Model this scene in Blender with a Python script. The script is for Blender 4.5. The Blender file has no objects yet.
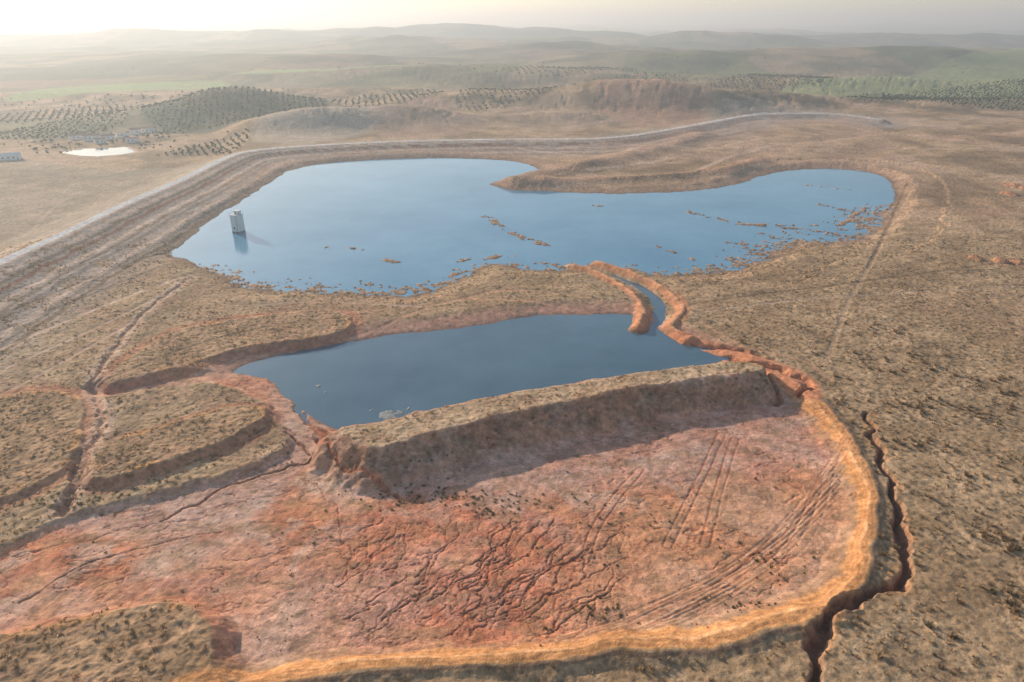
import bpy, math, numpy as np, random
from mathutils import Vector
rng=np.random.default_rng(7); random.seed(5)
F=np.float32
CAMH=100.0; PITCH=math.radians(25.0); FL=682.67
SP,CP=math.sin(PITCH),math.cos(PITCH)
# survey: converts drone-photo readings to plan coordinates (metres) on the ground at elevation z
def G(px,py,z=0.0):
    dx=(px-512)/FL; dy=(341-py)/FL
    t=(CAMH-z)/(SP-dy*CP)
    return (dx*t,(CP+dy*SP)*t)
def GL(l,z=0.0): return [G(a,b,z) for a,b in l]
# ---------------- noise
perm=rng.permutation(256).astype(np.int32)
ang=rng.random(256)*2*np.pi
gx_=np.cos(ang).astype(F); gy_=np.sin(ang).astype(F)
def pn(x,y,seed=0):
    x=x+F(seed*17.31); y=y+F(seed*9.77)
    xi=np.floor(x); yi=np.floor(y)
    xf=(x-xi).astype(F); yf=(y-yi).astype(F)
    xi=xi.astype(np.int32)&255; yi=yi.astype(np.int32)&255
    u=xf*xf*xf*(xf*(xf*6-15)+10); v=yf*yf*yf*(yf*(yf*6-15)+10)
    x1=(xi+1)&255; y1=(yi+1)&255
    a=perm[xi]; b=perm[x1]
    def g(h,fx,fy): return gx_[h]*fx+gy_[h]*fy
    n00=g(perm[(a+yi)&255],xf,yf); n10=g(perm[(b+yi)&255],xf-1,yf)
    n01=g(perm[(a+y1)&255],xf,yf-1); n11=g(perm[(b+y1)&255],xf-1,yf-1)
    n0=n00+u*(n10-n00); n1=n01+u*(n11-n01)
    return (n0+v*(n1-n0))*F(1.5)
def fbm(x,y,L,o=3,seed=0):
    s=0;a=1.0;t=0
    for i in range(o):
        s=s+F(a)*pn(x*F(2**i/L),y*F(2**i/L),seed+i*3); t+=a; a*=0.5
    return s/F(t)
def ss(a,b,x):
    t=np.clip((x-a)/(b-a),0,1); return t*t*(3-2*t)
# ---------------- grid
deps=np.concatenate([np.arange(62,4,-0.056),np.arange(4,0.8,-0.022),np.geomspace(0.8,0.09,110)])
rowY=(100/np.tan(np.radians(deps)))
NR=len(rowY); NC=1280
W=0.95*np.sqrt(rowY**2+110**2)
u=np.linspace(-1,1,NC)
X=(W[:,None]*u[None,:]).astype(F).ravel(); Y=np.repeat(rowY,NC).astype(F)
def lookup(x,y):
    r=np.interp(y,rowY,np.arange(NR)); w=0.95*np.sqrt(y**2+110**2)
    c=(x/w+1)/2*(NC-1)
    return (np.clip(np.round(r),0,NR-1).astype(int)*NC+np.clip(np.round(c),0,NC-1).astype(int))
wn1=fbm(X,Y,16,3,1); wn2=fbm(X,Y,16,3,40)
XW=X+F(2.2)*wn1; YW=Y+F(2.2)*wn2
def smooth(pts,n=4,closed=False):
    P=[np.array(p,float) for p in pts]; m=len(P); out=[]
    rg=range(m) if closed else range(m-1)
    for i in rg:
        if closed: p0,p1,p2,p3=P[i-1],P[i],P[(i+1)%m],P[(i+2)%m]
        else: p0,p1,p2,p3=P[max(i-1,0)],P[i],P[i+1],P[min(i+2,m-1)]
        for k in range(n):
            t=k/n
            out.append(.5*((2*p1)+(-p0+p2)*t+(2*p0-5*p1+4*p2-p3)*t*t+(-p0+3*p1-3*p2+p3)*t**3))
    if not closed: out.append(P[-1])
    return np.array(out)
def _sub(P,R,xx,yy):
    return np.nonzero((xx>P[:,0].min()-R)&(xx<P[:,0].max()+R)&(yy>P[:,1].min()-R)&(yy<P[:,1].max()+R))[0]
def pline(pts,R=12,n=4,xx=None,yy=None,sm=True):
    xx=XW if xx is None else xx; yy=YW if yy is None else yy
    P=smooth(pts,n) if sm else np.array(pts,float)
    D=np.full(len(X),R,F); S=np.ones(len(X),F)
    Q=_sub(P,R,xx,yy)
    if len(Q)==0: return D,S
    xs=xx[Q]; ys=yy[Q]
    for a,b in zip(P[:-1],P[1:]):
        k=np.nonzero((xs>min(a[0],b[0])-R)&(xs<max(a[0],b[0])+R)&(ys>min(a[1],b[1])-R)&(ys<max(a[1],b[1])+R))[0]
        if len(k)==0: continue
        q=Q[k]
        x=xs[k]-F(a[0]); y=ys[k]-F(a[1]); dx,dy=b-a; l2=dx*dx+dy*dy+1e-9
        t=np.clip((x*F(dx)+y*F(dy))/F(l2),0,1)
        d=np.sqrt((x-t*F(dx))**2+(y-t*F(dy))**2)
        m=d<D[q]; qq=q[m]; D[qq]=d[m]; S[qq]=np.sign(x*F(dy)-y*F(dx))[m]
    return D,S
def poly(pts,R=30,n=3,xx=None,yy=None):
    xx=XW if xx is None else xx; yy=YW if yy is None else yy
    P=smooth(pts,n,True)
    D=np.full(len(X),R,F); q=_sub(P,R,xx,yy)
    if len(q)==0: return D
    x=xx[q]; y=yy[q]; ins=np.zeros(len(q),bool); d2=np.full(len(q),R*R,F)
    for a,b in zip(P,np.roll(P,-1,0)):
        dx,dy=b-a; l2=dx*dx+dy*dy+1e-9
        px=x-F(a[0]); py=y-F(a[1])
        t=np.clip((px*F(dx)+py*F(dy))/F(l2),0,1)
        np.minimum(d2,(px-t*F(dx))**2+(py-t*F(dy))**2,out=d2)
        if dy!=0:
            c=((a[1]>y)!=(b[1]>y))&(x<F(dx/dy)*(y-F(a[1]))+F(a[0])); ins^=c
    d=np.sqrt(d2); D[q]=np.where(ins,-d,d)
    return D
# ---------------- plan features
LAKE=GL([(172,255),(190,238),(208,222),(235,205),(262,188),(290,171),(320,164),(370,160),(430,158),(480,159),(515,162),(538,170),(512,178),(490,184),(515,190),(560,192),(620,194),(690,191),(735,185),(765,175),(800,170),(840,169),(872,173),(890,182),(893,198),(882,216),(866,235),(840,243),(805,241),(775,252),(745,265),(715,272),(665,275),(640,270),(600,266),(560,270),(520,268),(500,263),(470,272),(450,283),(420,293),(380,295),(330,292),(290,290),(250,287),(215,275),(190,260)])
POND=GL([(232,371),(260,361),(300,351),(340,343),(385,336),(430,331),(480,325),(510,320),(545,316),(590,314),(625,314),(642,320),(655,328),(680,340),(705,352),(722,362),(690,367),(640,374),(590,381),(540,389),(480,401),(430,413),(380,425),(345,430),(325,424),(305,410),(285,395),(268,381),(250,375)])
CHAN=GL([(585,262),(610,272),(634,284),(652,296),(660,308),(658,320),(648,332)])
CREST=GL([(-220,372),(-120,322),(0,262),(60,235),(120,206),(180,180),(225,158),(250,151),(300,146),(400,141),(500,139),(600,138),(660,131),(715,121),(760,114),(830,113),(880,119)],7)
VALLEY=GL([(-260,420),(-120,322),(0,262),(60,235),(120,206),(180,180),(225,158),(260,148),(230,118),(100,95),(-300,95),(-700,200)],2)
# ---------------- regional relief
far=ss(650,1300,Y)
leftv=np.clip(ss(-0.05,-0.35,X/Y)*(1-ss(2200,3200,Y)),0,1)
rel=(fbm(X,Y,260,3,60)*15*far*(1-.8*leftv)
    +(fbm(X,Y,600,3,70)+.05)*36*ss(1300,2600,Y)*(1-.75*leftv)
    +(fbm(X,Y,1300,4,80)+.05)*78*ss(3000,6000,Y)
    +(.08+fbm(X,Y,2600,4,90))*150*ss(6500,13000,Y)
    +(.1+fbm(X,Y,4600,4,94))*300*ss(14000,24000,Y))
rel=rel.astype(F)
HILLS=[(240,112,24,95,60),(180,118,10,110,50),(312,130,18,70,35),(400,124,17,80,38),(350,98,13,260,80),(480,108,18,110,60),(600,108,14,90,50),(645,112,23,120,50),(700,116,12,80,40),(560,122,7,80,30),(745,108,14,120,60),(800,92,16,260,110),(930,110,6,200,60),(960,92,12,400,100),(980,70,40,700,220),(540,88,18,260,90),(430,82,20,400,100),(330,72,22,300,200),(700,72,26,500,180),(250,66,20,400,250),(560,60,28,500,260),(850,60,22,600,250),(80,60,15,500,200),(400,52,40,600,400),(640,48,45,700,400),(480,42,70,900,500),(180,44,45,1000,500),(900,44,50,1000,500)]
for px,py,h,sx,sy in HILLS:
    cx,cy=G(px,py)
    wob=1+.3*fbm(X,Y,sx*1.3,2,3)
    rel+=(h*np.exp(-(((X-cx)/sx)**2+((Y-cy)/sy)**2)*wob)).astype(F)
ero=np.abs(fbm(X,Y,42,4,63)); rel-=(np.clip(rel,0,10)*.13*ss(.12,0,ero)*(1-ss(1200,1700,Y))).astype(F)
z=(2.2+.7*fbm(X,Y,70,2,5)+np.clip((X-70)*.008,0,4)*(1-far)+ss(330,600,Y)*ss(0,90,X)*2.2*(fbm(X,Y,60,3,8))*(1-far)).astype(F)+rel
vd=poly(VALLEY,60,2)
z=z-F(6.5)*ss(5,-40,vd)*(1-ss(900,1300,Y))
# ---------------- colour zones
def c(*a): return np.array(a,F)
SCR=c(.49,.32,.18); SCR2=c(.33,.205,.11); SCR3=c(.58,.40,.235)
RED=c(.76,.29,.145); PINK=c(.71,.40,.27); ORG=c(.90,.42,.155); DRED=c(.52,.17,.09); PALE=c(.76,.52,.37); GREY=c(.42,.335,.28)
Cc=np.empty((len(X),3),F); Cc[:]=SCR
def paint(m,col):
    m=np.clip(m,0,1).astype(F)[:,None]
    Cc[:]=Cc*(1-m)+col*m
nA=fbm(X,Y,40,4,11); nB=fbm(X,Y,12,4,21); nC=fbm(X,Y,3.2,3,31); nD=fbm(X,Y,130,3,41)
paint(ss(-.1,.35,nA)*.7,SCR2); paint(ss(0,.4,nB)*.5,SCR3); paint(ss(.05,.4,nD)*.5,c(.50,.30,.175))
st=fbm(X*.5+Y*.25,Y-X*.35,9,4,47); paint(ss(.05,.3,st)*(X>40)*.5,SCR2*.85)
paint(ss(.1,.35,fbm(X,Y,24,4,48))*.5*ss(20,50,X),c(.27,.18,.105))
paint(ss(-20,-60,X)*ss(-.15,.25,fbm(X,Y,18,4,49))*.4*ss(330,280,Y),c(.44,.24,.145))
paint(ss(-10,-60,X)*ss(.05,.3,fbm(X,Y,15,4,50))*.45*ss(330,280,Y),c(.25,.17,.10))
scrub=np.clip(.75+.5*nB,0,1)*np.ones(len(X),F)
mid=ss(300,420,Y)
nM=fbm(X,Y*.7,55,5,44); paint(ss(-.02,.22,nM)*mid*.65,c(.23,.15,.09)); paint(ss(-.05,-.3,nM)*mid*.55,c(.64,.42,.28))
fx=X+120*fbm(X,Y,500,3,51); fy=Y+120*fbm(X,Y,500,3,52)
ids=(np.floor(fx/260).astype(int)*73+np.floor(fy/340).astype(int)*151)%11
pal=[c(.24,.20,.12),c(.17,.16,.09),c(.36,.27,.17),c(.28,.24,.13),c(.14,.14,.09),c(.40,.30,.2),c(.20,.20,.10),c(.33,.22,.14),c(.19,.17,.1),c(.23,.23,.12),c(.30,.24,.15)]
fm=ss(1000,1300,Y)
for i,pc in enumerate(pal): paint((ids==i)*fm*.85,pc)
paint(ss(-.08,.2,fbm(X,Y,160,5,55))*fm*.65,c(.12,.11,.07))
paint(ss(-.1,.15,fbm(X,Y,900,4,56))*ss(2500,4500,Y)*.8,c(.07,.07,.055))
paint(ss(650,900,Y)*(1-fm)*ss(-.1,.3,nA)*.6,c(.2,.15,.09))
# ---------------- water basins
dl=poly(LAKE,45,3)+1.5*nB+F(.8)*nC
east=ss(90,150,X)*ss(430,380,Y)
south=np.maximum(ss(330,250,Y),ss(60,110,X)*ss(430,380,Y))
dl=dl+south*(2.5*nB+1.6*nC)+east*3*nB
dp=poly(POND,30,3)+F(.5)*nC
dcn,_=pline(CHAN,16); dc=dcn-F(2.1)
dw=np.minimum(np.minimum(dl,dp),dc)
Ls=np.where(dl<dp,20,6).astype(F)
z=np.where(dw<0,-0.12-np.minimum(-dw*.12,2.5),z*ss(0,1,dw/Ls)+F(.04)).astype(F)
# ---------------- dam
dd,sd=pline(CREST,75,4,X,Y)
inn=sd>0
prof=np.where(inn,7-np.clip(dd-3.2,0,18)*.2-np.clip(dd-21,0,99)*.055,7-np.clip(dd-3.2,0,99)*.38)
z=np.where((dd<74)&(dw>0),np.maximum(z,prof*ss(0,10,dw)+.05*(1-ss(0,10,dw))),z).astype(F)
dm=(dd<70)*inn*ss(70,35,dd)
paint(dm*.85*(dw>0),GREY); paint(dm*ss(-.05,.3,nB)*.6,SCR2)
for k,(a,w,cc_) in enumerate([(9,1.4,PALE*.9),(13,1.2,SCR2*.5),(17,1.3,DRED*.5),(24,1.1,PALE*.9),(28,1,SCR2*.6),(33,1.6,GREY*.45),(41,1.2,PALE*.9),(45,1.2,GREY*.45),(49,1.2,SCR2*.5)]):
    paint(ss(w+.8,w*.4,np.abs(dd+nB*2+.8*nC-a))*inn*.75*(Y<700)*(dd<70),cc_)
paint((dd<70)*(~inn)*ss(60,10,dd)*.7,c(.52,.40,.29))
paint(ss(12,4,dd)*(~inn)*.6,c(.2,.15,.1))
scrub*=ss(2,6,dd)
paint(ss(5.5,3.4,dd)*.7,PALE); paint(ss(2.9,2.5,dd),c(.68,.65,.61)); 
# ---------------- lake-side bare shores
paint(ss(34,4,dl)*ss(-2,1,dl)*.75*ss(400,480,Y),c(.52,.32,.21))
paint(ss(9,1,dl)*.6,c(.28,.17,.11))
paint(ss(3,0,dl)*.7,c(.17,.11,.08))
paint(ss(16,2,dl)*east*.5,c(.42,.27,.18))
SP1=GL([(500,183),(535,176),(580,166),(630,156),(668,147),(700,137)],3)
d,_=pline(SP1,45); z+=(3.6*np.exp(-(d/15)**2)*(1+.5*nA)*ss(-1,12,dw)).astype(F)
paint(ss(26,6,d)*.6*(dw>0),c(.33,.19,.115)); paint(ss(8,2,d)*.5*(dw>2),c(.57,.36,.24))
SP2=GL([(545,183),(600,181),(660,178),(720,172),(760,162)],2)
d,_=pline(SP2,40); z+=(2.6*np.exp(-(d/8)**2)*ss(-1,6,dw)).astype(F); paint(ss(10,3,d)*.6*(dw>0),c(.50,.27,.16))
for pts in ([(690,155),(650,163),(590,172)],[(560,150),(620,146),(700,150),(760,140)],[(700,170),(760,150),(860,140)],[(520,150),(600,157),(640,150)],[(560,128),(640,122),(700,130)]):
    d,_=pline(GL(pts,2),20); paint(ss(4,1,d)*.55,PALE)
NS=poly(GL([(545,150),(640,140),(740,122),(860,122),(900,150),(880,168),(800,163),(760,168),(700,160),(620,170)],3),40)
paint(ss(6,-10,NS)*.5*(.6+nM),c(.58,.36,.24))
# ---------------- pit, bare soil
PIT=GL([(-160,640),(-40,575),(60,524),(160,497),(250,470),(292,440),(262,402),(205,385),(110,398),(95,385),(220,368),(345,350),(420,360),(560,395),(760,385),(815,402),(846,440),(862,480),(862,540),(835,590),(770,622),(660,640),(540,650),(400,660),(240,672),(214,620),(180,602),(100,610),(0,645),(-150,690)],1.0)
dpit=poly(PIT,40,3)+F(.7)*nC
mp=ss(1.6,-1.6,dpit)*(dw>-.5)
floor=(.75+.5*fbm(X,Y,22,3,15)+.12*nC).astype(F)
z=np.where(dw>0,z*(1-mp)+floor*mp*ss(-.5,3,dw)+.03*mp,z).astype(F)
nE=fbm(X,Y,26,4,95); nG=fbm(X+4*wn1,Y+4*wn2,9,5,97); nH=fbm(X+3*wn2,Y*1.5,6,4,99)
paint(mp,PINK); paint(mp*ss(-.2,.25,nE)*.9,RED); paint(mp*ss(.0,.35,nB+.2*nC)*.5,DRED)
paint(mp*ss(.02,.3,nG)*.6,PALE); paint(mp*ss(.05,.35,-nG)*.55,c(.82,.39,.19))
gz=poly(GL([(330,540),(420,505),(560,515),(640,540),(600,640),(420,650),(330,650)],1),20)
paint(mp*ss(8,-8,gz)*.45*(.8+nG),c(.66,.20,.115))
gy1=poly(GL([(60,520),(100,505),(180,480),(290,432),(262,405),(330,440),(300,470),(240,520),(110,540)],1),20)
paint(mp*ss(3,-3,gy1)*.55,c(.60,.42,.34))
lf=poly(GL([(340,560),(420,640),(400,665),(240,672),(200,600),(240,540)],1),25)
paint(mp*ss(8,-8,lf)*.4,c(.80,.46,.32))
ridge_shade=poly(GL([(400,470),(560,440),(760,395),(820,440),(820,462),(640,490),(420,492)],1),20)
paint(mp*ss(4,-4,ridge_shade)*.5,c(.60,.35,.27))  # ridge's cast shadow painted into the pit floor colour as a duller pink
orp=poly(GL([(600,520),(700,490),(840,470),(870,520),(820,590),(700,630),(560,640)],1),20)
paint(mp*ss(8,-8,orp)*.6,c(.80,.39,.20)); paint(mp*ss(.0,.3,nH)*.5,SCR2*1.1)
scrub*=(1-mp*.93)
bank=ss(11,4,dp+1.5*nB)*(dp>-.5)*(Y>160)
paint(bank*.85*(1-mp*.5),c(.64,.33,.22)); scrub*=1-bank*.9
z=np.where((dp>0)&(dp<14)&(Y>160),np.minimum(z,.1+dp*.2),z).astype(F)
paint(ss(1.4,.2,dp)*.6,c(.32,.15,.10))
def mound(pts,top,slope,zz,colr=None,cm=.8,edge=1.0,R=25):
    global z
    P=GL(pts,zz); d=poly(P,R,3)+F(.5)*nC+F(.8)*nB
    h=top-np.clip(d,0,99)*slope*(1+.5*nB)
    ok=(d<R-1)&(h>z)
    z=np.where(ok,h+.18*nC*ss(2,-2,d),z).astype(F)
    m=ss(edge,-edge,d)
    if colr is not None: paint(m*cm,colr)
    return d,m
d,m=mound([(343,437),(372,430),(440,414),(520,399),(600,385),(680,374),(742,367),(760,376),(700,383),(620,397),(540,413),(470,429),(410,445),(368,456)],7.2,.75,5.0,SCR3,.85)
paint(m*ss(0,.3,nB)*.5,SCR2); scrub=np.maximum(scrub,m*.6)
sl=ss(0,1,d)*ss(9,5,d)*(dw>1)
paint(sl*.6,c(.31,.20,.13)); paint(sl*ss(0,.3,nC)*.5,c(.19,.13,.08)); scrub=np.maximum(scrub,sl*.6)
LC=c(.46,.28,.155)
for pts,t in [([(92,448),(150,428),(215,410),(258,405),(268,413),(240,432),(205,448),(150,466),(95,476)],3.8),
          ([(-150,640),(-60,640),(0,634),(60,620),(120,606),(178,600),(196,610),(205,632),(212,660),(225,700),(150,760),(-200,760)],4.2),
          ([(-100,420),(0,395),(70,393),(84,425),(70,455),(40,480),(-10,500),(-100,520)],2.8),
          ([(112,382),(200,360),(240,348),(330,334),(350,316),(300,310),(180,330),(120,365)],2.7)]:
    d,m=mound(pts,t,.8,t,LC,.8)
    paint(m*ss(-.1,.25,nB)*.7,SCR2*.9); paint(m*ss(.05,.3,-nG)*.4,c(.58,.31,.18)); scrub=np.maximum(scrub,m)
    paint(ss(1.4,.3,np.abs(d+.6))*.5*ss(-.05,.25,nB+.4*nC),ORG*.9); paint(ss(0,.6,d)*ss(5,3,d)*.5,DRED)
# berm ring + bright track
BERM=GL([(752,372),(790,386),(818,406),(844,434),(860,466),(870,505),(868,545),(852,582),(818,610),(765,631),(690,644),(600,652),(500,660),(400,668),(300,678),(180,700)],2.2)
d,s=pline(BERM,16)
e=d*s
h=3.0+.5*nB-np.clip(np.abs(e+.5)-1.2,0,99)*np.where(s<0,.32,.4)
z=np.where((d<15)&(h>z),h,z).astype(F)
paint(ss(-9,-3,e)*ss(6.5,4.5,e)*(d<15)*.5,SCR2)
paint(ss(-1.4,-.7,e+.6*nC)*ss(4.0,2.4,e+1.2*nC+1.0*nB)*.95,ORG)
for o in (-.3,.7,1.6,2.5): paint(ss(.45,.15,np.abs(e-o+.35*nC))*.5,c(.58,.24,.11))
paint(ss(.8,.2,np.abs(e-1.1))*.5*ss(-.3,.2,nG),c(.94,.54,.27))
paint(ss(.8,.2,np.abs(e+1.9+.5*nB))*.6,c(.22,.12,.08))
scrub*=ss(1.8,2.8,np.where(s<0,d,d-2))
DIT=GL([(866,412),(872,432),(880,460),(892,492),(902,530),(908,560),(902,580),(872,594),(842,608),(824,630),(812,655),(820,690),(830,730)],2.2)
xd=X+2.6*fbm(X,Y,7,4,61); yd=Y+2.6*fbm(X,Y,7,4,62)
d,s=pline(DIT,14,4,xd,yd)
wd=(.1+.4*ss(170,90,Y)).astype(F)+.6*nB+.25*nC
z=(z-2.8*ss(wd+.9,wd-.3,d)*ss(190,150,Y)).astype(F)
paint(ss(wd+1.0,wd+.2,d)*.85,c(.26,.13,.085)); paint(ss(.9,.2,np.abs(d-wd-1.2))*.45*ss(-.2,.2,nB),ORG*.9)
scrub*=ss(.5,1.5,d)
for pts in ([(572,264),(598,274),(622,287),(638,300),(644,313),(640,326)],[(596,262),(628,273),(655,284),(674,298),(681,313),(672,327),(690,338)]):
    d,s=pline(GL(pts,1.5),10)
    h=2.5+.9*nB+.3*nC-np.clip(d-.5,0,99)*.75
    z=np.where((d<6)&(h>z),h,z).astype(F)
    paint(ss(3.4,2,d)*.9,c(.68,.29,.14)); paint(ss(1,.2,d)*.5,c(.86,.47,.26)); scrub*=ss(1,4,d)
RB=poly(GL([(662,332),(700,338),(745,352),(790,368),(818,385),(815,402),(790,398),(770,385),(748,370),(722,362),(690,346)],1.5),15)
paint(ss(1.5,-1,RB)*.9,c(.70,.28,.14)); scrub*=ss(0,2,RB)
for pts,dp_ in [([(742,362),(765,366),(790,374),(812,388),(800,396)],2.2),([(757,368),(768,385),(778,402)],1.9),([(690,342),(730,348),(770,360)],1.2),([(700,350),(735,358),(760,372)],1.0)]:
    d,s=pline(GL(pts,1.5),8,4,xd,yd); z-=(dp_*ss(1.6,.2,d)).astype(F); paint(ss(1.2,.3,d)*.7,DRED*.8)
def gully(pts,w,dep,col=DRED,cm=.8,zz=.7,halo=None):
    global z
    d,_=pline(GL(pts,zz),max(3.5*w+.5,1.5),4,xd,yd)
    z=(z-dep*ss(w,w*.2,d)).astype(F)
    if halo is not None: paint(ss(w*3.2,w,d)*.5,halo)
    paint(ss(w*1.1,w*.3,d)*cm,col)
gully([(285,436),(308,452),(312,462),(290,468),(240,482),(215,496),(190,508),(160,520)],.45,.7,DRED*.6,halo=PINK)
gully([(318,440),(340,470),(380,488),(400,500)],1.0,.6,DRED)
gully([(296,405),(310,425),(330,440)],1.5,.7,DRED)
gully([(222,530),(160,545),(100,560),(60,580),(20,602)],.25,.2,DRED*.7,.6)
gully([(0,560),(60,548),(120,530),(200,518)],.25,.15,DRED*.8,.5)
gully([(300,478),(330,500),(345,540),(350,580)],.25,.2,cm=.5)
gully([(190,275),(150,308),(112,352),(92,385),(104,415),(92,450),(78,485),(58,515)],1.3,.6,c(.62,.36,.23),.75,2,halo=PALE)
gully([(62,515),(76,480),(82,455)],1.6,1.0,c(.25,.16,.11),.7,1)
for k in range(40):
    x0=380+rng.random()*260; y0=515+rng.random()*70
    pts=[(x0,y0)]
    for j in range(5): 
        x0+=rng.normal(-8 if x0<520 else -12,9); y0+=rng.uniform(6,16); pts.append((x0,min(y0,652)))
    gully(pts,.22,.17,DRED*.5,.6)
gm=ss(8,-8,gz)*mp
gn=np.abs(fbm(X+3*wn1,Y+3*wn2,6,4,120)); z-=(.14*ss(.06,.0,gn)*gm).astype(F); paint(ss(.045,.0,gn)*gm*.6,DRED*.55)
gn=np.abs(fbm(X*1.3+3*wn2,Y*.7,5,4,125)); z-=(.1*ss(.05,.0,gn)*gm).astype(F); paint(ss(.04,.0,gn)*gm*.45,DRED*.6)
allp=mp*(1-gm)*ss(-.2,.2,nE+.1)
gn=np.abs(fbm(X*.8,Y*1.3,11,5,130)); z-=(.15*ss(.04,.0,gn)*allp).astype(F); paint(ss(.035,.0,gn)*allp*.55,DRED*.65)
gn=np.abs(fbm(X*.9+2*wn1,Y*1.5,5,4,135)); paint(ss(.04,.0,gn)*mp*ss(-.1,.2,nB)*.4,DRED*.75)
def track(pts,w,col,cm=.6,zz=2,dep=.12,pair=0):
    global z,scrub
    d,s=pline(GL(pts,zz),w*2+pair+1,4,X+.3*wn1,Y+.3*wn2)
    if pair: d=np.abs(d-pair)
    m=ss(w,w*.4,d)*(dw>.3); z=(z-dep*m).astype(F); paint(m*cm*np.clip(.7+1.2*nB+.5*nC,0,1),col); scrub=scrub*(1-.8*m)
for pts in [[(735,440),(722,480),(705,545)],[(722,435),(700,480),(668,545)],[(640,470),(600,520),(585,560)]]:
    track(pts,.32,DRED*.7,.75,.7,.1,.95)
for i in range(9):
    track([(560+i*14,642-i*2),(640+i*20,612-i*8),(760+i*9,562-i*12),(832+i*2,500-i*8)],.28,DRED*.85 if i%2 else c(.88,.5,.3),.45,.7,.05,.9)
for i in range(6):
    track([(420+i*12,480-i*3),(520+i*12,470-i*5),(640+i*10,450-i*5),(740+i*6,425-i*3)],.28,c(.42,.22,.17),.35,.7,.04,.9)
for pts,w,cl in [
    ([(0,350),(90,312),(190,272)],1.6,PALE),([(0,372),(110,322),(180,285)],1.2,PALE*.9),([(0,332),(80,300),(170,262)],1.0,GREY*.5),([(0,318),(100,275),(165,250)],1.2,SCR2*.5),
    ([(0,300),(90,262),(150,235)],1.0,GREY*.5),([(0,395),(60,365),(140,318)],1.,PALE*.8),
    ([(350,335),(400,318),(450,300),(520,290),(600,300)],1.2,c(.70,.38,.23)),([(430,292),(480,300),(512,322)],1.3,c(.64,.31,.18)),([(465,298),(540,302),(610,312)],1.2,c(.70,.36,.22)),
    ([(100,385),(180,352),(260,330),(350,318)],1.0,SCR2*.6),([(215,312),(300,300),(420,305)],1.0,PALE*.8),
    ([(916,182),(896,215),(872,262),(850,300),(838,330),(826,362)],1.2,c(.52,.34,.22)),([(908,182),(888,225),(868,270)],1.2,SCR2*.6),
    ([(690,305),(760,296),(860,284),(1030,262)],1.1,SCR2*.6),([(700,312),(820,300),(1030,288)],.8,PALE*.8),
    ([(880,150),(950,152),(1040,150)],1.8,PALE),([(870,132),(950,140),(1040,134)],2,PALE),([(880,119),(960,122),(1050,120)],2.5,c(.57,.5,.44)),([(905,165),(960,160),(1040,172)],1.5,SCR2*.6),
    ([(0,248),(80,215),(150,188),(205,162),(240,150)],4,c(.74,.57,.43)),([(0,232),(70,205),(140,180)],2,c(.66,.5,.36)),([(20,228),(60,190),(110,172)],2,PALE),
    ([(700,322),(740,345),(800,360),(830,380)],1.2,c(.64,.35,.2)),([(660,262),(720,262),(800,250)],1.0,SCR2*.8),([(845,385),(880,392),(930,430),(1024,470)],.8,SCR2*.9)]:
    track(pts,w,cl,.75)
for px,py,r in [(1015,190,7),(1008,198,5),(1000,265,3.0),(975,262,2.5),(1018,267,2.5)]:
    cx,cy=G(px,py,2); d=np.hypot(X-cx,(Y-cy)*.6)+nC*2+2*nB
    z+=(1.6*ss(r,r*.2,d)).astype(F); paint(ss(r*1.2,r*.6,d)*.8,c(.54,.24,.13))
# islets and reeds in the water
isl=np.zeros(len(X),F); brk=ss(-.16,.08,fbm(X,Y,6,3,171))
for pts,r in [([(486,217),(505,228),(525,238),(548,247)],4.0),([(686,211),(710,218),(735,222),(768,226),(795,230)],3.4),([(385,260),(402,264)],3.2),([(740,224),(790,225)],3.4),([(795,229),(815,231)],3.8),([(590,205),(600,206)],2.2),([(322,245),(328,247)],1.9),([(350,248),(362,250)],1.9),([(535,262),(570,268)],2.8),([(655,245),(700,262)],2.2),([(820,205),(865,215)],3.0),([(805,185),(850,190)],2.8),([(700,240),(760,246)],2.2),([(840,225),(870,205)],3),([(450,262),(510,256)],3)]:
    d,_=pline(GL(pts),8); m=ss(r,r*.4,d+2.2*np.abs(nC))*brk
    isl=np.maximum(isl,m)
marsh=ss(-28-14*east,-2,dl)*ss(1,0,dl)*south*ss(.06,.18,nC*.8+.5*nB+.3*ss(-12,0,dl)+.07*east-.14)
isl=np.maximum(isl,marsh*.9)
z=np.where(isl>.3,np.maximum(z,.02+.2*(isl-.3)),z).astype(F); paint((isl>.1)*.9,c(.50,.31,.18)); 
for px,py,r in [(388,415,3.2),(399,413,2),(318,386,1.6),(324,392,1.2),(370,410,1.2),(408,409,1.5)]:
    cx,cy=G(px,py); d=np.hypot(X-cx,Y-cy)+3.5*np.abs(nC)+1.2*nB
    m=ss(r,r*.8,d); z=np.where(m>.3,np.maximum(z,.03),z).astype(F); paint((m>.2)*.9,c(.34,.36,.34))
FR=GL([(60,151),(72,149.5),(85,147.5),(108,147),(126,146),(131,148.5),(134,151),(122,153),(98,155),(82,154.5),(72,153)],-3.5)
d=poly(FR,30,1,X,Y); zr=float(np.median(z[(d<10)&(d>0)]))
z=np.where(d<14,zr+ (z-zr)*ss(2,14,d),z); z=np.where(d<1,zr-1.0,z).astype(F); paint(ss(5,2,d)*.8,PALE)
def fld(lst,zz=3):
    global scrub
    for pts,cl,cm in lst:
        d=poly(GL(pts,zz),30,3); paint(ss(6,-6,d)*cm,cl); scrub*=1-.7*ss(6,-6,d)
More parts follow.
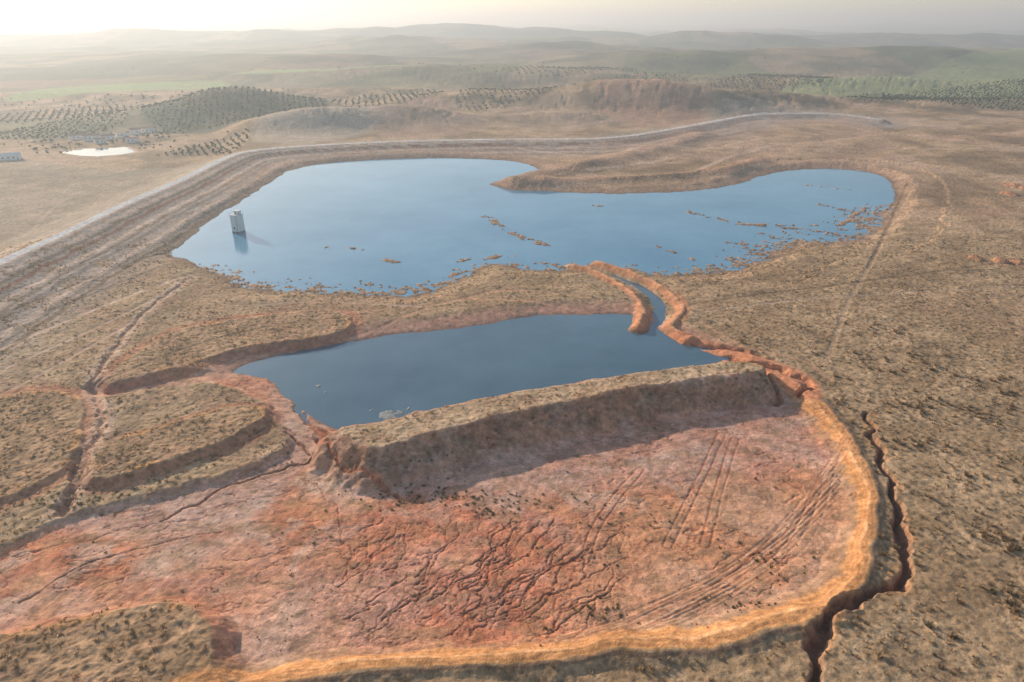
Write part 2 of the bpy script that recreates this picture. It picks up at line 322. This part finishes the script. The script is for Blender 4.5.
fld([([(5,95),(60,87),(200,83),(228,87),(120,92),(20,97)],c(.36,.42,.17),.85),([(230,80),(330,76),(462,73),(472,77),(330,81)],c(.36,.42,.18),.8),
    ([(0,150),(90,160),(210,160),(150,190),(0,235)],c(.44,.35,.25),.6),
    ([(150,104),(240,98),(325,104),(300,122),(160,126)],c(.12,.105,.06),.85),([(590,112),(620,100),(655,96),(700,106),(705,122),(640,126)],c(.52,.29,.19),.65),
    ([(255,140),(270,122),(330,112),(400,122),(330,140)],c(.52,.41,.31),.7),([(900,106),(1040,92),(1040,112),(930,108)],c(.26,.22,.12),.7),([(370,126),(400,110),(440,108),(480,128),(400,138)],c(.52,.32,.22),.6),([(500,118),(560,108),(600,122),(540,130)],c(.5,.34,.23),.5),
    ([(-40,118),(80,112),(220,118),(120,128),(-20,132)],c(.2,.2,.11),.6)])
fld([([(770,92),(840,80),(930,70),(1060,58),(1100,58),(1100,90),(960,92),(850,96)],c(.36,.38,.17),.8)],14)
Z=z.reshape(NR,NC); gyy=np.gradient(Z,axis=0)/np.gradient(rowY)[:,None]; gxx=np.gradient(Z,axis=1)/(2*W/(NC-1))[:,None]
slope=np.hypot(gxx,gyy).ravel().astype(F)
paint(ss(.45,.9,slope)*(Y<330)*.4*(dw>0),c(.42,.21,.12))
rough=(dw>.2)*(Y<700)
z+=(rough*scrub*(.24*fbm(X,Y,4,2,140)+.18*fbm(X,Y,1.5,2,150))).astype(F)
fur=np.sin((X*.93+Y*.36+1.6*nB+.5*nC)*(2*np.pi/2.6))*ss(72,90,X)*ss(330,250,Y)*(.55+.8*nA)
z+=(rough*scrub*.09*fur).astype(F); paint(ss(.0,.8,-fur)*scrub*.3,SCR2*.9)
z+=(rough*(1-scrub)*.09*fbm(X,Y,1.6,2,160)).astype(F)
scrub*=(dw>.3); scrub=np.clip(scrub,0,1)*(1-ss(500,900,Y)*.4)
Cc=np.clip(Cc,.02,.92)
# ---------------- build terrain mesh
def mesh_from(name,co,faces_flat,nper,mat,smooth_=True,col=None):
    me=bpy.data.meshes.new(name); nv=len(co); nf=len(faces_flat)//nper
    me.vertices.add(nv); me.vertices.foreach_set('co',np.ascontiguousarray(co,F).ravel())
    me.loops.add(nf*nper); me.loops.foreach_set('vertex_index',np.ascontiguousarray(faces_flat,np.int32))
    me.polygons.add(nf); me.polygons.foreach_set('loop_start',np.arange(nf,dtype=np.int32)*nper)
    me.polygons.foreach_set('loop_total',np.full(nf,nper,np.int32))
    me.polygons.foreach_set('use_smooth',np.full(nf,smooth_))
    me.update(calc_edges=True)
    if col is not None:
        a=me.attributes.new('Col','FLOAT_COLOR','POINT'); cc=np.ones((nv,4),F); cc[:,:3]=col; a.data.foreach_set('color',cc.ravel())
    me.materials.append(mat)
    ob=bpy.data.objects.new(name,me); bpy.context.collection.objects.link(ob); return ob
def newmat(n):
    m=bpy.data.materials.new(n); m.use_nodes=True; nt=m.node_tree
    b=nt.nodes['Principled BSDF']; return m,nt,b
tm,nt,b=newmat('terrain_soil_and_scrub'); N=nt.nodes.new; Lk=nt.links.new
b.inputs['Roughness'].default_value=1; b.inputs['Specular IOR Level'].default_value=.1
at=N('ShaderNodeAttribute'); at.attribute_name='Col'
sc=N('ShaderNodeAttribute'); sc.attribute_name='scrub'
tc=N('ShaderNodeTexCoord')
def noise(s,d=3,r=.6):
    n=N('ShaderNodeTexNoise'); n.inputs['Scale'].default_value=s; n.inputs['Detail'].default_value=d; n.inputs['Roughness'].default_value=r; Lk(tc.outputs['Object'],n.inputs['Vector']); return n
def mrange(src,a,b_,c_,d_):
    m=N('ShaderNodeMapRange'); m.inputs[1].default_value=a;m.inputs[2].default_value=b_;m.inputs[3].default_value=c_;m.inputs[4].default_value=d_; Lk(src,m.inputs[0]); return m.outputs[0]
def math_(op,a,b_):
    m=N('ShaderNodeMath'); m.operation=op
    for i,v in enumerate((a,b_)):
        if isinstance(v,(int,float)): m.inputs[i].default_value=v
        else: Lk(v,m.inputs[i])
    return m.outputs[0]
n1=noise(.55,5,.7); n2=noise(3.5,3,.6); n3=noise(.09,5,.65)
f=math_('MULTIPLY',mrange(n1.outputs[0],.3,.7,.58,1.42),mrange(n2.outputs[0],.3,.7,.8,1.2))
f=math_('MULTIPLY',f,mrange(n3.outputs[0],.3,.7,.8,1.22))
vo=N('ShaderNodeTexVoronoi'); vo.inputs['Scale'].default_value=.62; vo.inputs['Randomness'].default_value=1; Lk(tc.outputs['Object'],vo.inputs['Vector'])
dots=mrange(vo.outputs['Distance'],.15,.55,.62,1.16)
one=math_('SUBTRACT',1,sc.outputs['Fac']); f2=math_('ADD',math_('MULTIPLY',dots,sc.outputs['Fac']),one)
f=math_('MULTIPLY',f,f2)
vm=N('ShaderNodeVectorMath'); vm.operation='SCALE'; Lk(at.outputs['Color'],vm.inputs[0]); Lk(f,vm.inputs['Scale'])
Lk(vm.outputs[0],b.inputs['Base Color'])
hgt=math_('ADD',math_('MULTIPLY',n1.outputs[0],.6),math_('MULTIPLY',n2.outputs[0],.16))
tuft=math_('MULTIPLY',mrange(vo.outputs['Distance'],.0,.45,.35,0),sc.outputs['Fac'])
hgt=math_('ADD',hgt,tuft)
bp=N('ShaderNodeBump'); bp.inputs['Distance'].default_value=1.0; bp.inputs['Strength'].default_value=.6; Lk(hgt,bp.inputs['Height']); Lk(bp.outputs[0],b.inputs['Normal'])
i,j=np.meshgrid(np.arange(NR-1),np.arange(NC-1),indexing='ij'); q=(i*NC+j).ravel()
faces=np.stack([q,q+1,q+NC+1,q+NC],1).ravel()
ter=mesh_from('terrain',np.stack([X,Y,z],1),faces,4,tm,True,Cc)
a=ter.data.attributes.new('scrub','FLOAT','POINT'); a.data.foreach_set('value',scrub.astype(F))
# ---------------- water
wm,nt,b=newmat('still_water'); N=nt.nodes.new; Lk=nt.links.new
b.inputs['Roughness'].default_value=.06; b.inputs['IOR'].default_value=1.6
tc=N('ShaderNodeTexCoord'); n=noise(1.2,3,.5); bp=N('ShaderNodeBump'); bp.inputs['Distance'].default_value=.02; bp.inputs['Strength'].default_value=.35
Lk(n.outputs[0],bp.inputs['Height']); Lk(bp.outputs[0],b.inputs['Normal'])
n=noise(.02,3,.5); Lk(mrange(n.outputs[0],.35,.65,.04,.14),b.inputs['Roughness'])
n=noise(.012,5,.65); mx=N('ShaderNodeMix'); mx.data_type='RGBA'; Lk(mrange(n.outputs[0],.35,.65,0,1),mx.inputs[0]); mx.inputs[6].default_value=(.085,.25,.37,1); mx.inputs[7].default_value=(.16,.36,.49,1); Lk(mx.outputs[2],b.inputs['Base Color'])
def offset(P,o):
    P=np.array(P); t=np.roll(P,-1,0)-np.roll(P,1,0); t/=np.linalg.norm(t,axis=1)[:,None]+1e-9
    A=.5*np.sum(P[:,0]*np.roll(P[:,1],-1)-P[:,1]*np.roll(P[:,0],-1))
    nn=np.stack([t[:,1],-t[:,0]],1)*(1 if A>0 else -1); return P+nn*o
def ngon(name,P,zz,mat):
    me=bpy.data.meshes.new(name); me.from_pydata([(p[0],p[1],zz) for p in P],[],[list(range(len(P)))]); me.materials.append(mat)
    ob=bpy.data.objects.new(name,me); bpy.context.collection.objects.link(ob)
    if me.polygons[0].normal.z<0: me.flip_normals()
    return ob
ngon('lake_water',offset(smooth(LAKE,2,True),7),0,wm)
wp=wm.copy(); wp.name='pond_water_material'
for nd in wp.node_tree.nodes:
    if nd.type=='MIX': nd.inputs[6].default_value=(.055,.12,.165,1); nd.inputs[7].default_value=(.11,.20,.25,1)
ngon('pond_water',offset(smooth(POND,3,True),3),-.006,wp)
Pc=smooth(CHAN,4); t=np.gradient(Pc,axis=0); t/=np.linalg.norm(t,axis=1)[:,None]; nn=np.stack([t[:,1],-t[:,0]],1)
ngon('channel_water',np.concatenate([Pc+nn*3,(Pc-nn*3)[::-1]]),-.012,wp)
ngon('farm_reservoir_water',offset(smooth(FR,1,True),.8),zr-.15,wp)
# ---------------- scrub tufts
def tuft(nb,r,h,seed):
    rr=np.random.default_rng(seed); co=[]; 
    for k in range(nb):
        a=rr.random()*6.283; r0=rr.random()*r*.5; lean=rr.random()*r; w=r*.28
        bx,by=math.cos(a)*r0,math.sin(a)*r0; px,py=-math.sin(a)*w,math.cos(a)*w
        hh=h*(.5+.6*rr.random())
        co+= [(bx-px,by-py,-.08),(bx+px,by+py,-.08),(bx+math.cos(a)*lean,by+math.sin(a)*lean,hh)]
    return np.array(co,F)
def scatter(name,pts,mat,bases,smin,smax,cols):
    out=[];colr=[]
    k=rng.integers(0,len(bases),len(pts)); s=rng.uniform(smin,smax,len(pts)); an=rng.random(len(pts))*6.283; ci=rng.integers(0,len(cols),len(pts))
    for v,bs in enumerate(bases):
        m=np.nonzero(k==v)[0]
        if len(m)==0: continue
        ca,sa=np.cos(an[m])[:,None],np.sin(an[m])[:,None]; S=s[m][:,None]
        x=(bs[None,:,0]*ca-bs[None,:,1]*sa)*S+pts[m,0][:,None]; y=(bs[None,:,0]*sa+bs[None,:,1]*ca)*S+pts[m,1][:,None]; zz=bs[None,:,2]*S+pts[m,2][:,None]
        out.append(np.stack([x,y,zz],2).reshape(-1,3)); cc=np.array(cols)[ci[m]]*rng.uniform(.75,1.25,(len(m),1)); colr.append(np.repeat(cc,bs.shape[0],0))
    co=np.concatenate(out); cl=np.concatenate(colr)
    return mesh_from(name,co,np.arange(len(co)),3,mat,False,cl)
def vegmat(name,tr):
    m,nt,b=newmat(name); at=nt.nodes.new('ShaderNodeAttribute'); at.attribute_name='Col'; nt.links.new(at.outputs['Color'],b.inputs['Base Color']); b.inputs['Roughness'].default_value=1; b.inputs['Specular IOR Level'].default_value=.05
    if tr>0:
        t=nt.nodes.new('ShaderNodeBsdfTranslucent'); nt.links.new(at.outputs['Color'],t.inputs['Color'])
        x=nt.nodes.new('ShaderNodeMixShader'); x.inputs[0].default_value=tr; nt.links.new(b.outputs[0],x.inputs[1]); nt.links.new(t.outputs[0],x.inputs[2]); nt.links.new(x.outputs[0],nt.nodes['Material Output'].inputs['Surface'])
    return m
vdry=vegmat('dry_vegetation',.45); vtree=vegmat('olive_foliage',.1); vsoil=vegmat('clod_soil',0)
NP=170000
px=rng.uniform(-260,260,NP); py=rng.uniform(50,330,NP)
ok=np.abs(px)<.93*np.sqrt(py**2+110**2); px,py=px[ok],py[ok]
ix=lookup(px,py); cl=(nC[ix]*.6+nB[ix])
keep=rng.random(len(px))<scrub[ix]**2*np.clip(.42+.9*cl,0.05,1)*np.where(px>0,.62,.55)
px,py,ix=px[keep],py[keep],ix[keep]
pts=np.stack([px,py,z[ix]],1)
scatter('dry_grass_and_scrub',pts,vdry,[tuft(12,.5,.45,s) for s in range(5)],.4,1.3,[(.56,.39,.22),(.66,.47,.28),(.44,.3,.17),(.32,.22,.12),(.26,.2,.11)])
NP=22000; px=rng.uniform(60,200,NP); py=rng.uniform(50,230,NP); ix=lookup(px,py)
keep=rng.random(NP)<scrub[ix]**2*ss(.0,.3,fbm(px.astype(F),py.astype(F),14,3,210))*.45*ss(240,150,py)
BR=np.stack([px[keep],py[keep],z[ix[keep]]],1)
scatter('brown_brush',BR,vdry,[tuft(30,.7,.7,s) for s in range(60,64)],.4,1.35,[(.36,.24,.13),(.3,.2,.11),(.42,.29,.17),(.26,.2,.11)])
NP=30000; px=rng.uniform(-150,150,NP); py=rng.uniform(55,200,NP); ix=lookup(px,py)
pb=mp[ix]*(dw[ix]>1)*ss(.18,.5,nB[ix]+.5*nE[ix])*.10
keep=rng.random(NP)<pb; A=np.stack([px[keep],py[keep],z[ix[keep]]],1)
NP=90000; px=rng.uniform(-200,260,NP); py=rng.uniform(200,420,NP); ix=lookup(px,py)
keep=rng.random(NP)<(isl[ix]>.3)*.4; Bp=np.stack([px[keep],py[keep],z[ix[keep]]],1)
ex=[]
for cx,cy,n_,sx,sy in [(440,498,80,60,9),(500,505,50,50,9),(600,608,25,22,10),(745,605,30,35,10),(655,520,20,40,14),(780,560,20,30,20),(70,505,40,30,8),(100,500,40,30,10),(420,470,40,50,10),(560,560,20,80,40)]:
    for _ in range(n_):
        ex.append(G(cx+rng.normal(0,sx/1.4),cy+rng.normal(0,sy/1.4),.7))
ex=np.array(ex); ix=lookup(ex[:,0],ex[:,1]); ex=np.column_stack([ex,z[ix]])
scatter('low_bushes',np.concatenate([A,ex]),vdry,[tuft(26,.6,.4,s) for s in range(20,25)],.25,.95,[(.28,.22,.12),(.34,.26,.15),(.22,.18,.1)])
if len(Bp): scatter('reed_clumps',Bp,vdry,[tuft(16,.6,.4,s) for s in range(30,33)],.5,1.3,[(.60,.37,.2),(.66,.43,.25),(.48,.3,.16)])
# ---------------- olive groves
def ico():
    t=(1+5**.5)/2; v=np.array([(-1,t,0),(1,t,0),(-1,-t,0),(1,-t,0),(0,-1,t),(0,1,t),(0,-1,-t),(0,1,-t),(t,0,-1),(t,0,1),(-t,0,-1),(-t,0,1)],float); v/=np.linalg.norm(v[0])
    f=[(0,11,5),(0,5,1),(0,1,7),(0,7,10),(0,10,11),(1,5,9),(5,11,4),(11,10,2),(10,7,6),(7,1,8),(3,9,4),(3,4,2),(3,2,6),(3,6,8),(3,8,9),(4,9,5),(2,4,11),(6,2,10),(8,6,7),(9,8,1)]
    return v,f
iv,iff=ico()
def tree(seed,h=3.0):
    rr=np.random.default_rng(seed); tri=[]
    for a in range(4):
        p=[(math.cos(a*1.57)*.22,math.sin(a*1.57)*.22,-.4),(math.cos(a*1.57+1.57)*.22,math.sin(a*1.57+1.57)*.22,-.4),(0,0,h*.6)]; tri+=p
    for k in range(3):
        c0=rr.normal(0,.6,3)*np.array([1,1,.4])+np.array([0,0,h*.58]); r=rr.uniform(.7,1.15)
        v=iv*(r*rr.uniform(.65,1.25,(12,1)))*np.array([1,1,.85])+c0
        for f_ in iff: tri+=[tuple(v[q_]) for q_ in f_]
    return np.array(tri,F)
trees=[tree(s) for s in range(5)]
def clod(seed):
    rr=np.random.default_rng(seed); v=iv*rr.uniform(.6,1.3,(12,1))*np.array([1,.8,.55]); return np.array([tuple(v[q_]) for f_ in iff for q_ in f_],F)
NP=60000; px=rng.uniform(-150,150,NP); py=rng.uniform(55,210,NP); ix=lookup(px,py)
keep=rng.random(NP)<mp[ix]*(dw[ix]>.6)*np.clip(.08+.5*nG[ix],0,1)
scatter('soil_clods',np.stack([px[keep],py[keep],z[ix[keep]]],1),vsoil,[clod(s) for s in range(4)],.07,.3,[(.64,.3,.17),(.74,.42,.28),(.48,.2,.11),(.7,.34,.19)])
TP=[]
for pts,sp,an in [([(150,106),(240,99),(325,104),(300,120),(160,124)],6.5,.3),([(128,160),(175,142),(250,131),(228,150),(160,170)],6,.5),([(455,108),(500,98),(570,96),(560,106),(480,114)],7,.2),
    ([(880,100),(960,94),(1060,88),(1060,114),(930,110)],7,.1),([(700,96),(760,86),(830,88),(820,96)],8,.6),([(-20,128),(100,112),(130,118),(60,132)],7,.3),([(330,104),(430,96),(440,106),(350,112)],8,.2),([(560,92),(660,86),(690,94),(600,100)],9,.9),([(-20,112),(60,104),(150,102),(130,110),(20,118)],8,.5),([(500,84),(600,78),(640,82),(560,88)],11,.1),([(840,102),(900,98),(930,106),(880,110)],7,.8)]:
    P=smooth(GL(pts,3),2,True); ce=P.mean(0); R_=np.abs(P-ce).max()*1.3
    g=np.arange(-R_,R_,sp); gx,gy=np.meshgrid(g,g); gx=gx.ravel()+rng.normal(0,.7,gx.size); gy=gy.ravel()+rng.normal(0,.7,gy.size)
    x=ce[0]+gx*math.cos(an)-gy*math.sin(an); y=ce[1]+gx*math.sin(an)+gy*math.cos(an)
    ins=np.zeros(len(x),bool)
    for a_,b_ in zip(P,np.roll(P,-1,0)):
        ins^=((a_[1]>y)!=(b_[1]>y))&(x<(b_[0]-a_[0])*(y-a_[1])/(b_[1]-a_[1]+1e-9)+a_[0])
    ins&=rng.random(len(x))<.93
    TP.append(np.stack([x[ins],y[ins]],1))
far_=[]
for cx,cy,n_,sx,sy in [(100,136,110,55,5),(60,142,30,40,3),(150,128,60,40,4),(20,130,35,30,5),(120,100,120,120,5),(560,78,100,300,6)]:
    for _ in range(n_): far_.append(G(cx+rng.normal(0,sx/1.5),cy+rng.normal(0,sy/1.5),3))
HP=[(92,139,13,7,5,.2),(108,138,11,7,4,.5),(122,136,14,7,5,-.2),(136,133,10,7,5,.4),(149,131,13,8,4,.1),(76,138,10,7,4,.9),(8,158,18,8,4,.4,1),(133,141,10,6,4,.1),(100,142,9,6,4,.7)]
hp=np.array([G(a[0],a[1],-3) for a in HP])
TP.append(np.array(far_)); TP=np.concatenate(TP); ix=lookup(TP[:,0],TP[:,1])
nh=np.min(np.hypot(TP[:,None,0]-hp[None,:,0],(TP[:,None,1]-hp[None,:,1]+10)*.5),1)>10
okk=(poly(FR,30,3,X,Y)[ix]>4)&(dw[ix]>3)&(TP[:,1]>600)&nh; TP=TP[okk]; ix=ix[okk]; TP=np.column_stack([TP,z[ix]-.2])
scatter('olive_grove',TP,vtree,trees,.65,1.15,[(.095,.1,.055),(.12,.12,.07),(.08,.085,.045)])
# ---------------- simple solid helpers
def simple(n,col,r=.8,var=.15,scale=1.5):
    m,nt,b=newmat(n); nz=nt.nodes.new('ShaderNodeTexNoise'); nz.inputs['Scale'].default_value=scale; nz.inputs['Detail'].default_value=5
    rp=nt.nodes.new('ShaderNodeValToRGB'); rp.color_ramp.elements[0].position=.3; rp.color_ramp.elements[1].position=.7
    rp.color_ramp.elements[0].color=tuple(v*(1-var) for v in col)+(1,); rp.color_ramp.elements[1].color=tuple(min(1,v*(1+var)) for v in col)+(1,)
    t=nt.nodes.new('ShaderNodeTexCoord'); nt.links.new(t.outputs['Object'],nz.inputs['Vector']); nt.links.new(nz.outputs[0],rp.inputs[0]); nt.links.new(rp.outputs[0],b.inputs['Base Color']); b.inputs['Roughness'].default_value=r
    return m
conc=simple('weathered_concrete',(.78,.76,.71)); dark=simple('dark_opening',(.03,.03,.03)); steel=simple('painted_steel',(.3,.32,.33),.5); wht=simple('white_render',(.84,.82,.78)); tile=simple('clay_tile',(.45,.24,.15)); stain=simple('wet_concrete',(.25,.24,.2))
def box(name,c0,s,mat,par,rot=0,bev=0):
    x,y,zz=[v/2 for v in s]
    vs=[(a*x,b_*y,c_*zz) for a in(-1,1) for b_ in(-1,1) for c_ in(-1,1)]
    fs=[(0,1,3,2),(4,6,7,5),(0,4,5,1),(2,3,7,6),(0,2,6,4),(1,5,7,3)]
    me=bpy.data.meshes.new(name); me.from_pydata(vs,[],fs); me.materials.append(mat); ob=bpy.data.objects.new(name,me); bpy.context.collection.objects.link(ob)
    ob.parent=par; ob.location=c0; ob.rotation_euler=(0,0,rot)
    if bev: md=ob.modifiers.new('b','BEVEL'); md.width=bev; md.segments=2
    return ob
def empty(n,loc,rz=0):
    e=bpy.data.objects.new(n,None); bpy.context.collection.objects.link(e); e.location=loc; e.rotation_euler=(0,0,rz); return e
tx,ty=G(239,232)
T=empty('intake_tower',(tx,ty,0),math.radians(-24))
box('shaft',(0,0,3.6),(4.6,4.6,11.2),conc,T,0,.08)
box('waterline_stain',(0,0,.3),(4.64,4.64,.9),stain,T)
box('deck_slab',(0,0,9.35),(5.2,5.2,.3),conc,T,0,.04)
box('hoist_house',(.6,.5,10.4),(2.6,2.4,1.8),wht,T,0,.05)
box('hoist_house_roof',(.6,.5,11.4),(3.0,2.8,.2),conc,T,0,.03)
box('door',(.4,-.72,10.3),(.8,.06,1.7),steel,T)
box('intake_opening',(-.3,-2.32,2.6),(1.0,.06,1.0),dark,T)
for k in range(-2,3):
    for a in (-1,1):
        box('rail_post',(k*1.2,a*2.5,10.0),(.05,.05,1.0),steel,T); box('rail_post',(a*2.5,k*1.2,10.0),(.05,.05,1.0),steel,T)
for a in (-1,1):
    box('rail',(0,a*2.5,10.5),(5.0,.06,.06),steel,T); box('rail',(a*2.5,0,10.52),(.06,5.0,.06),steel,T)
for a in (-.25,.25): box('ladder_rail',(1.7+a,-2.4,4.9),(.06,.06,9.0),steel,T)
for k in range(22): box('ladder_rung',(1.7,-2.4,.6+k*.4),(.5,.04,.04),steel,T)
def house(px,py,l,w,h,rz,cr=0):
    rm=conc if cr else tile
    x,y=G(px,py,-3); zz=z[lookup(np.array([x]),np.array([y]))][0]
    H=empty('farmhouse',(x,y,zz-.2),rz)
    box('walls',(0,0,h/2),(l,w,h),wht,H)
    r=w*.22; e=.4
    vs=[(-l/2-e,-w/2-e,h),(l/2+e,-w/2-e,h),(l/2+e,w/2+e,h),(-l/2-e,w/2+e,h),(-l/2-e,0,h+r),(l/2+e,0,h+r)]
    me=bpy.data.meshes.new('roof'); me.from_pydata([(a,b_,c_+.01) for a,b_,c_ in vs],[],[(0,1,5,4),(2,3,4,5),(0,4,3),(1,2,5),(0,3,2,1)]); me.materials.append(rm); o=bpy.data.objects.new('roof',me); bpy.context.collection.objects.link(o); o.parent=H
    for k in range(int(l//4)):
        box('window',(-l/2+2+k*4,-w/2-.02,h*.55),(1,.06,1.1),dark,H)
    box('door',(l/2-1.2,-w/2-.02,1.05),(1,.07,2.1),steel,H)
for a in HP: house(*a)
# ---------------- haze layer
hm=bpy.data.materials.new('morning_haze'); hm.use_nodes=True; nt=hm.node_tree; nt.nodes.clear()
o=nt.nodes.new('ShaderNodeOutputMaterial'); v=nt.nodes.new('ShaderNodeVolumeScatter'); v.inputs['Color'].default_value=(.84,.94,1,1); v.inputs['Density'].default_value=3.0e-4; v.inputs['Anisotropy'].default_value=.4
nt.links.new(v.outputs[0],o.inputs['Volume'])
hz=box('sky_haze',(0,27000,50),(120000,62000,340),hm,None)
# ---------------- light
AZ=math.radians(-44); EL=math.radians(19.5)
s=Vector((math.sin(AZ)*math.cos(EL),math.cos(AZ)*math.cos(EL),math.sin(EL)))
L=bpy.data.lights.new('sun','SUN'); L.energy=5; L.angle=math.radians(.53); L.color=(1,.88,.72)
lo=bpy.data.objects.new('sun',L); bpy.context.collection.objects.link(lo); lo.rotation_euler=s.to_track_quat('Z','Y').to_euler()
w=bpy.data.worlds.new('World'); bpy.context.scene.world=w; w.use_nodes=True; nt=w.node_tree
sk=nt.nodes.new('ShaderNodeTexSky'); sk.sky_type='NISHITA'; sk.sun_disc=False; sk.sun_elevation=EL; sk.sun_rotation=AZ%(2*math.pi); sk.altitude=300; sk.dust_density=.8; sk.ozone_density=1.0
bg=nt.nodes['Background']; bg.inputs['Strength'].default_value=.15; nt.links.new(sk.outputs[0],bg.inputs['Color'])
cam=bpy.data.cameras.new('camera'); cam.lens=24; cam.sensor_width=36; cam.clip_end=200000; cam.clip_start=.5
co=bpy.data.objects.new('camera',cam); bpy.context.collection.objects.link(co); co.location=(0,0,CAMH); co.rotation_euler=(math.radians(65),0,0)
sc_=bpy.context.scene; sc_.camera=co; sc_.view_settings.view_transform='Standard'; sc_.view_settings.look='None'; sc_.view_settings.exposure=0
